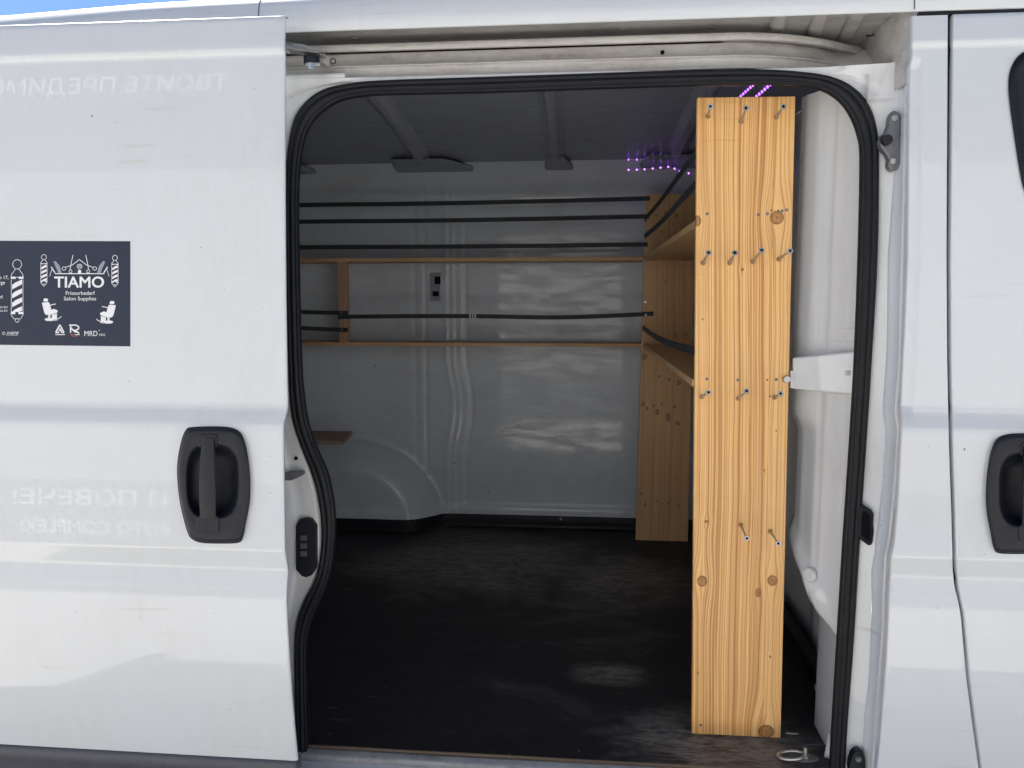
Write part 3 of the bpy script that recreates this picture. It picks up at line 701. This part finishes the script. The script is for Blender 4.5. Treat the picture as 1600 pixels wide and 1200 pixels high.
# corrugated tube at the foot
MB().tube([W(1278, 1072, .34), W(1284, 1090, .30), W(1294, 1106, .26), W(1302, 1122, .22), W(1304, 1150, .18), W(1300, 1185, .14)], [.010,.012,.013,.013,.015,.018], 12).build('foot_tube', 'white_plastic', cheek, sm=True)
rows = [[Vector((x0_, y, z)) for x0_, z in ((.660, FZ), (.655, FZ+.045), (.650, FZ+.050), (.69, FZ+.055))] for y in frange(.16, 1.9, 8)]
grid('side_kick_strip', rows, 'rubber', van)
# lashing eye by the board's foot
base = W(1256, 1172, .14); base.z = FZ
la = MB().prism([base+Vector((.036*math.cos(t)*1.0, .018*math.sin(t), .001)) for t in frange(0, 2*math.pi, 19)[:-1]], (0, 0, .004)).build('lashing_eye', 'cast', fl, bevel=.001)
c0 = base+Vector((-.030, -.004, .014))
MB().tube([c0+Vector((.030*math.cos(t), .017*math.sin(t), .004*math.cos(t)-.004)) for t in frange(0, 2*math.pi, 25)], .0042, 8).build('eye_ring', 'zinc', fl, sm=True)
MB().cyl(base+Vector((.004,0,.004)), base+Vector((.004,0,.030)), .0062, .0058, 14).cyl(base+Vector((.004,0,.004)), base+Vector((.004,0,.010)), .010, .0095, 6).build('eye_bolt', 'zinc', fl)
p = WZ(1235, 1146, FZ+.001); MB().prism([p+Vector((a, b, 0)) for a, b in ((-.012,-.001),(.0,-.004),(.018,-.002),(.020,.001),(.004,.0015),(-.008,.003))], (0,0,.001)).build('tape_scrap', 'white_plastic', fl)
p = WZ(1272, 1164, FZ+.002); MB().tube([p+Vector((-.025,-.004,0)), p, p+Vector((.02,.006,0))], .0032, 6).build('cable_end', 'trim_plastic', fl)

# ------------------------------------------------------------------ sticker on the sliding door
def spx(a, b, off=-.0006): return on(a, b, door_y, off)
grid('sticker', [[spx(x, lerp(376.3+.003*x, 538.8+.012*x, t)) for x in frange(-70, 203.5, 12)] for t in frange(0, 1, 10)], None, sdoor)
stk = N('sticker_film'); stk.P(col=stk.mix(stk.noise(stk.obj(), 9, 4), (.008, .0165, .042), (.013, .023, .052)), rough=.34, coat=.12, coatr=.15, spec=.3)
stk.bump(stk.noise(stk.obj(), 30, 2), .06, .01)
bpy.data.objects['sticker'].data.materials.append(M['sticker_film'])
plain('print_white', (.78, .80, .83), .45, 0, .03); plain('print_grey', (.30, .33, .40), .45); plain('print_red', (.55, .10, .07), .45)
def pp(mb, pts, off=-.0012): mb.add([spx(a, b, off) for a, b in pts], [tuple(range(len(pts)))])
def line(mb, pts, wd, off=-.0012, closed=False):
    if closed: pts = pts+[pts[0]]
    for (a, b), (c, d) in zip(pts, pts[1:]):
        l = math.hypot(c-a, d-b) or 1; nx, ny = -(d-b)/l*wd/2, (c-a)/l*wd/2
        pp(mb, [(a+nx, b+ny), (c+nx, d+ny), (c-nx, d-ny), (a-nx, b-ny)], off)
def ring(mb, cx, cy, rx, ry, wd, a0=0, a1=2*math.pi, n=16): line(mb, [(cx+rx*math.cos(t), cy+ry*math.sin(t)) for t in frange(a0, a1, n+1)], wd)
def word(name, *a, **k):
    lt = MB(); text_px(lt, *a, **k); lt.build(name, 'print_white', sdoor)
lt = MB()
for k, (dx, dy) in enumerate(((0, 0), (-.55, 0), (.55, 0), (0, -.45), (0, .45), (-.4, .35), (.4, -.35))): text_px(lt, 'TIAMO', 124+dx, 449+dy, 24.2, 0, width=77.2, off=-.0012-.00004*k)
lt.build('shop_name_print', 'print_white', sdoor)
word('word_print', 'Friseurbedarf', 125, 460.6, 8.2, .004, width=45.5)
word('word_print', 'Salon Supplies', 125, 469.3, 8.2, .004, width=50.5)
for s, x, y, z_ in (('e 17,', 13.5, 436, 7.5), ('rge', 8, 444, 7.5), ('rf', 4, 466.7, 7.5), ('hin EU', 11.8, 481.3, 4.6), ('the EU', 11.8, 487, 4.6)): word('address_print', s, x, y, z_, .004, 'RIGHT')
word('maker_print', 'KIEPE', 19.5, 522.2, 5.4, .004, width=19, shear=.25)
word('maker_print', 'MRD', 142, 525, 11.6, 0, width=20.5); word('maker_print', 'PRO', 159.8, 525, 5, 0, width=9); word('maker_print', '°', 155, 520.5, 7)
def piece(name, fn, mat='print_white'):
    global pic
    pic = MB(); fn(); pic.build(name, mat, sdoor)
def pole(cx, y0, y1, wd):
    h = y1-y0; r = wd*.36
    ring(pic, cx, y0+r, r, r*1.05, .8); line(pic, [(cx-r*.3, y0+2*r), (cx-wd*.42, y0+2*r+h*.08), (cx-wd*.5, y0+h*.28), (cx+wd*.5, y0+h*.28), (cx+wd*.42, y0+2*r+h*.08), (cx+r*.3, y0+2*r)], .8)
    pp(pic, [(cx-wd*.5, y0+h*.27), (cx-wd*.12, y0+h*.27), (cx-wd*.12, y0+h*.305), (cx-wd*.5, y0+h*.305)]); pp(pic, [(cx+wd*.12, y0+h*.27), (cx+wd*.5, y0+h*.27), (cx+wd*.5, y0+h*.305), (cx+wd*.12, y0+h*.305)])
    ya, yb = y0+h*.315, y0+h*.835
    line(pic, [(cx-wd*.47, ya), (cx-wd*.47, yb)], .7); line(pic, [(cx+wd*.47, ya), (cx+wd*.47, yb)], .7)
    n = 4; st_ = (yb-ya)/(n-.35)
    for i in range(n):
        b = ya+st_*(i+.62)
        q = [(cx-wd*.40, b), (cx-wd*.12, b-st_*.30), (cx+wd*.4, b-st_*.62), (cx+wd*.4, b-st_*.10), (cx+wd*.1, b+st_*.12), (cx-wd*.40, b+st_*.5)]
        pp(pic, [(u, max(ya, min(yb, v))) for u, v in q])
    pp(pic, [(cx-wd*.5, y0+h*.835), (cx-wd*.15, y0+h*.835), (cx-wd*.15, y0+h*.87), (cx-wd*.5, y0+h*.87)]); pp(pic, [(cx+wd*.1, y0+h*.835), (cx+wd*.5, y0+h*.835), (cx+wd*.5, y0+h*.87), (cx+wd*.1, y0+h*.87)])
    line(pic, [(cx-wd*.5, y0+h*.87), (cx-wd*.28, y0+h*.945), (cx+wd*.28, y0+h*.945), (cx+wd*.5, y0+h*.87)], .8); ring(pic, cx, y0+h*.97, wd*.15, wd*.15, .8)
for q in ((26.8, 406, 503.5, 19.5), (68.6, 398, 447, 10.6), (179.6, 399, 448, 10.8)): piece('barber_pole_print', lambda: pole(*q))
piece('maker_underline', lambda: line(pic, [(9.5, 523.6), (28, 523.6)], .5)); piece('maker_ring', lambda: ring(pic, 5.8, 520.8, 1.9, 2, .7))
def chair(cx, cy, m):
    T = lambda q: [(cx+a*m, cy+b) for a, b in q]
    pp(pic, T([(-10,-19),(-6,-20),(-3,-18.5),(-3,-15),(-10,-15)])); pp(pic, T([(-12.5,-13),(-4,-14),(-1,-13),(2,-3),(1,1),(-9,2)])); pp(pic, T([(-9,2.5),(6,-3.5),(12,-1),(12,2),(3,5.5),(-6,6)]))
    line(pic, T([(-3,-7),(3,-10),(9,-11)]), 1.3); pp(pic, T([(3,6),(11,3.5),(11,12),(6,14),(3,13)])); pp(pic, T([(-3,6),(1,6),(0,12),(-2,12)]))
    pp(pic, T([(-8,12),(-3,10.5),(4,11),(7,13.5),(4,15.5),(-5,15.5),(-8,14)])); line(pic, T([(8,13.5),(14,11.5),(18,8.5)]), 1.1); line(pic, T([(6,15),(12,14)]), .8)
for q in ((78, 486, 1), (168.5, 490, -1)): piece('barber_chair_print', lambda: chair(*q))
def scissors(m):
    T = lambda a, b: (124+m*a, b)
    line(pic, [T(0, 405.5), T(-11, 414), T(-21, 417.5)], 1.0); line(pic, [T(-10, 398.5), T(-12.5, 410), T(-14.5, 421)], 1.0)
    ring(pic, *T(-24, 419.5), 3, 2.6, .9); ring(pic, *T(-13.8, 424), 2.2, 2.6, .9)
def razor(m):
    T = lambda a, b: (124+m*a, b)
    line(pic, [T(-44, 417), T(-38, 426.5)], 1.6); line(pic, [T(-43, 421), T(-46.5, 432)], .7)
def comb(m):
    T = lambda a, b: (124+m*a, b)
    pp(pic, [T(-40.5, 408.5), T(-37, 408), T(-31, 415), T(-27.5, 426.5), T(-33, 426.5)])
for m in (1, -1):
    piece('scissors_print', lambda: scissors(m)); piece('razor_print', lambda: razor(m)); piece('comb_print', lambda: comb(m), 'print_grey')
piece('rule_print', lambda: line(pic, [(86, 427.6), (163, 427.6)], 1.4))
piece('brush_handle_print', lambda: pp(pic, [(121.5, 424), (123, 421.5), (125.5, 421.5), (127, 424), (126.5, 427), (122, 427)]))
piece('brush_print', lambda: ring(pic, 124.3, 416.5, 4, 3.8, .6)); piece('brush_hair_print', lambda: pp(pic, [(120.8, 413.2), (128, 413.2), (127.2, 418.5), (121.6, 418.5)]), 'print_grey')
def mark1():
    line(pic, [(93.5, 507.5), (87, 519.6), (92.5, 519.6)], 2.1); line(pic, [(93.5, 507.5), (100, 519.6), (96.8, 519.6), (93, 512.8)], 2.1); line(pic, [(91, 516.5), (94.8, 516.5), (96.5, 519.5)], 1.4)
def mark2():
    line(pic, [(108.2, 508), (119, 508), (123, 510.5), (123, 513.5), (119, 516), (113, 516)], 2.0); line(pic, [(110.3, 508.5), (110.3, 520)], 2.1); line(pic, [(110.5, 512), (118, 519.5)], 2.0); line(pic, [(117, 516), (123.8, 521)], 2.2)
piece('triangle_mark', mark1); piece('monogram_mark', mark2)
piece('mark_underline', lambda: line(pic, [(86.3, 522.8), (101.5, 522.8)], 1.3)); piece('mark_underline', lambda: line(pic, [(117, 522.9), (124.5, 522.9)], 1.2))
piece('red_underline', lambda: line(pic, [(109.5, 522.9), (116, 522.9)], 1.2), 'print_red'); piece('red_underline', lambda: line(pic, [(112, 525.2), (122, 525.2)], .6), 'print_red')

# ------------------------------------------------------------------ shelf rack in the load space
rack = root('shelf_rack', (.36, 1.0, FZ), 'pine shelf rack of upright boards, shelves and black straps inside the van', 'shelf rack')
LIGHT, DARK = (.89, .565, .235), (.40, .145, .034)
A = [W(1089.5, 152, .222), W(1243, 150, .222), W(1220, 1152.5, .222), W(1081, 1146, .222)]
for p in A[2:]: p.z = FZ+.001
LEAN = .0257/1.54
def apx(px, py): p = W(px, py, .222); return p.x, p.z
KN = [(*apx(1214, 340), .016, 1.0), (*apx(1089, 345), .010, 1.3), (*apx(1097, 908), .0125, 1.15), (*apx(1207, 907), .0125, 1.1), (*apx(1184.5, 926), .007, 1.7), (*apx(1197, 1143), .020, .9), (*apx(1203.5, 1026), .0035, .8), (*apx(1160, 421), .004, .8), (*apx(1098, 499), .0025, 1), (*apx(1104, 815), .005, .8), (*apx(1194, 735), .0025, 1), (*apx(1213, 673), .0025, 1), (*apx(1090, 1052), .0025, 1)]
wood('pine_near', LIGHT, DARK, KN, 'z', (apx(1200, 700)[0],), 1.7, .88, .48,
     [(.2540+LEAN*2.024+.220*f_, .220*w_, k_) for f_, w_, k_ in ((.085,.010,.5),(.19,.024,.9),(.215,.008,.5),(.30,.012,.8),(.325,.008,.7),(.352,.008,.75),(.40,.013,.85),(.455,.026,.95),(.492,.010,.7),(.53,.008,.6),(.575,.009,.7),(.61,.008,.6),(.645,.008,.5),(.705,.024,.95),(.735,.008,.5),(.785,.011,.7),(.83,.008,.6),(.875,.011,.75),(.915,.008,.6),(.955,.010,.7))], LEAN)
def board(name, q, d, mat, bev=.0018):
    return MB().hexa(q, [v+Vector(d) for v in q]).build(name, mat, rack, bevel=bev)
bA = board('upright_board', A, (0, .018, 0), 'pine_near', .0022)
bA['label'] = 'tall bright pine board standing nearest the door opening'
YB = 1.79
B = [W(1010, 303, YB), W(1087, 303, YB), W(1075, 845, YB), W(993, 843, YB)]
for p in B[2:]: p.z = FZ+.001
def bpx(px, py): p = W(px, py, YB); return p.x, p.z
KB = [(*bpx(a, b), r*random.uniform(.62, .98), random.uniform(.8, 1.7)) for a, b, r in ((1030,588,.010),(1046,593,.010),(1061,598,.013),(1005,631,.014),(1011,638,.011),(1021,634,.011),(1027,644,.012),(1034,632,.009),(1044,652,.014),(1054,636,.008),(1059,661,.013),(1007,558,.013),(1002,771,.010),(1008,788,.008),(1026,783,.006),(1044,787,.007),(1061,790,.008),(1034,362,.009),(1041,333,.010),(1058,337,.010),(1025,336,.006),(1040,440,.004),(1045,487,.004),(1056,524,.006),(1072,523,.007))]
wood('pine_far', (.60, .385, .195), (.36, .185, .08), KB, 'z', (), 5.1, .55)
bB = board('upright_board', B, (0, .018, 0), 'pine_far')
bB['label'] = 'duller knotty pine board standing by the far wall'
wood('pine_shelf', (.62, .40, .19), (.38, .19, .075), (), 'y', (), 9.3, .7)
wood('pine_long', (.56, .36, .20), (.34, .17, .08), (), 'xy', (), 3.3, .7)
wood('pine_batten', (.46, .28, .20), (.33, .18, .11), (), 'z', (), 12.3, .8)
XL, XR = .262, .478
zsh = [W(1006, 540, YB).z, W(1008, 404, YB).z]
for z in zsh:
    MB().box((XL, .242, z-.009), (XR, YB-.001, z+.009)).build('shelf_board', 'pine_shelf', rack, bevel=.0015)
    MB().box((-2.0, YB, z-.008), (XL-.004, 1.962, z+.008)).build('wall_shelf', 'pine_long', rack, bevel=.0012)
# short batten between the wall shelves
pa, pb = W(527, 412, YB-.001), W(545, 534, YB-.001)
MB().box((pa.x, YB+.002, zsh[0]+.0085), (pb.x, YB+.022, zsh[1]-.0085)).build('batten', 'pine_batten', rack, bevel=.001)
def strap(pts, wd=.019, th=.0016, name='strap'):
    """a flat webbing band, its width upright"""
    pts = [Vector(p) for p in smooth(pts, 8)]; rows = []
    for i, p in enumerate(pts):
        t = (pts[min(i+1, len(pts)-1)]-pts[max(0, i-1)]).normalized(); n = t.cross(Vector((0, 0, 1))).normalized(); u = Vector((0, 0, 1))
        rows.append([p+u*wd/2-n*th/2, p-u*wd/2-n*th/2, p-u*wd/2+n*th/2, p+u*wd/2+n*th/2])
    return grid(name, rows, 'strap', rack, smooth_=False, closed=True)
ys = YB-.004
def wall_strap(pl, pr, sag=.004):
    a, b = W(*pl, ys), W(*pr, ys); d = (a-b)
    a2 = a + d*.9; a2.y = ys+.01
    mid = a.lerp(b, .5)-Vector((0, 0, sag))
    return strap([a2, a, a.lerp(b, .25)-Vector((0,0,sag*.7)), mid, a.lerp(b, .75)-Vector((0,0,sag*.7)), b])
wall_strap((470, 320.5), (1016, 310)); wall_strap((470, 346.5), (1014, 338)); wall_strap((470, 386.5), (1012, 382), .002)
wall_strap((470, 487.5), (543.5, 488.8), .001); wall_strap((470, 512.5), (543.5, 515.5), .001)
a, b = W(528, 496, ys), W(1021, 490, ys); 
s5 = strap([a, W(545, 495, ys), W(640, 494, ys), W(740, 494, ys), W(860, 496, ys), W(940, 494, ys), b])
for k in range(3):
    p = W(734.5+k*4, 493.8, ys-.002); MB().box(p-Vector((.003, .002, .011)), p+Vector((.003, .002, .011))).build('strap_buckle', 'white_plastic', s5, bevel=.0008)
def rscrew(p, r, parent, mat='zinc', L=.003):
    p = Vector(p); MB().cyl(p, p+Vector((0, -L, 0)), r, r*.75, 12).cyl(p+Vector((0,-L,0)), p+Vector((0,-L-.0003,0)), r*.35, n=6).build('screw', mat, parent)
for px, py in ((534, 488.3), (534.5, 515), (1009, 492)): rscrew(W(px, py, ys-.001), .0055, rack)
rscrew(W(1008, 472, YB), .0085, bB); rscrew(W(1010, 545, YB), .004, bB)
# straps along the cab side, between the two uprights
for py, sag in ((342, .01), (369, .012), (512, .012)):
    p = W(1008, py, YB); p.x = XL-.002
    strap([Vector((p.x, YB+.01, p.z)), Vector((p.x, 1.4, p.z-sag*.7)), Vector((p.x, 1.0, p.z-sag)), Vector((p.x, .6, p.z-sag*.7)), Vector((p.x+.004, .23, p.z))], .02)
plain('screw_steel', (.52, .52, .51), .34, .75, .3, 300); plain('screw_bite', (.45, .24, .09), .8)
# screws standing out of the near board
for hx, hy, bx, by in ((1110,166.5,1106,182),(1165.5,169,1158,190),(1224,166.5,1212.5,183),(1107,395,1098.5,411),(1148,395,1140,411),(1190,391,1176,409),(1234.5,392,1217,405),(1107,613,1096.5,620),(1166.5,611,1153.5,622.5),(1219.5,615,1210,621),(1167,841,1157.5,820),(1216,849,1203.5,830)):
    a = W(bx, by, .222); L = .060
    h = min((W(hx, hy, .222-l) for l in frange(.03, .09, 30)), key=lambda q: abs(q.x-a.x)+abs(q.z-a.z))
    d = (h-a).normalized()
    m = MB(); m.cyl(a-d*.004, a.lerp(h, .45), .0031, n=10); m.cyl(a.lerp(h, .45), h-d*.003, .0024, n=10); m.cyl(h-d*.005, h, .0030, .0068, 14); m.cyl(h, h+d*.0008, .0068, .0060, 14)
    m.build('long_screw', 'screw_steel', bA)
    k_ = MB(); k_.cyl(a+Vector((0, -.0003, 0)), a+Vector((0, -.0008, 0)), .0062, .0040, 12); k_.build('screw_bite', 'screw_bite', bA)
    MB().cyl(h+d*.0008, h+d*.0011, .0034, n=6).build('screw_socket', 'dark_void', bA)
for px, py in ((1105,334),(1185,335.5),(1199,334),(1222,329.5),(1229,328),(1104.5,592),(1153,593.5),(1213,593),(1203.5,1138),(1095,1133)): rscrew(W(px, py, .2221), .0040, bA, 'cast', .0006)
for px, py in ((1206,329),(1216,329),(1199,593.5),(1203,619),(1237,343)): 
    if px < 1230: p = W(px, py, .2222); MB().cyl(p, p+Vector((0,-.0004,0)), .002, n=10).build('screw_hole', 'dark_void', bA)
# little bracket screwed from the board's edge to the cross bracket
p = W(1229, 592.5, .215); MB().cyl(p+Vector((0,.004,0)), p+Vector((0,-.006,0)), .0085, .0075, 18).cyl(p+Vector((0,-.006,0)), p+Vector((0,-.0065,0)), .0035, n=6).build('corner_screw', 'steel', rack)
q = [W(a, b, .221) for a, b in ((1235,579.5),(1244,579),(1244.5,607),(1235,606.5))]
MB().prism(q, (0, .002, 0)).build('corner_plate', 'steel', rack, bevel=.0005)
# small board on the wheel arch
pa, pb = W(440, 674, 1.78), W(552, 681, 1.78)
wood('pine_low', (.30, .235, .19), (.22, .16, .12), (), 'xy', (), 2.2, .6)
lowb = MB().hexa([W(420, 672.5, 1.80), W(551, 673.5, 1.80), W(536, 689, 1.72), W(420, 688, 1.72)], [v+Vector((0, 0, -.016)) for v in (W(420, 672.5, 1.80), W(551, 673.5, 1.80), W(536, 689, 1.72), W(420, 688, 1.72))]).build('wooden_board', 'pine_low', None, bevel=.001)
lowb['label'] = 'small brown board lying on the wheel arch at the far wall'; lowb['category'] = 'board'

# ------------------------------------------------------------------ purple light strings
le = N('led_purple'); le.P(col=(.3, .1, .5), rough=.4); le.b.inputs['Emission Color'].default_value = (.36, .10, 1, 1); le.b.inputs['Emission Strength'].default_value = 1.6
def leds(pts, label, r, every=None):
    t = root('light_string', pts[0], label, 'light string', 'purple light strings')
    MB().tube(pts, .0014, 5).build('wire', 'white_plastic', t)
    for p in pts:
        p = Vector(p); MB().cyl(p+Vector((0, 0, .001)), p+Vector((0, -.002, -.005)), r, r*.6, 8).build('lamp', 'led_purple', t)
yl = 1.80
leds([W(a, b, yl) for a, b in ((982,265),(995,264.8),(1007,264.2),(1020,263),(1032,261.5),(1044,260.3),(1054,263.2),(1062,267.5),(1076,270.5),(1089,265))], 'purple light string drooping along the far wall, the lower of two', .0040)
leds([W(a, b, yl) for a, b in ((982,249),(995,249),(1007,248.8),(1020,248.6),(1032,248.2),(1044,247),(1054,243.5),(1061,234),(1074,230.5),(1086,232))], 'row of glowing purple dots under the ceiling edge, the upper of two', .0028)  # upper row of smaller glowing dots, above the drooping string
leds([WZ(lerp(1150, 1180, t), lerp(156, 129, t), 2.155) for t in frange(0, 1, 9)], 'purple light string on the ceiling above the tall pine board, nearer the middle', .0030)
leds([WZ(lerp(1178, 1212, t), lerp(153.5, 124, t), 2.155) for t in frange(0, 1, 9)], 'purple light string on the ceiling above the tall pine board, nearer the cab', .0036)

sign('ТВОИТЕ ПРЕДИМСТВА', -95, 355, 128, 152)
sign('И ПОВЕЧЕ!', 20, 262, 765, 786)
sign('AUTO COMPLEX!', 33, 268, 809, 830)
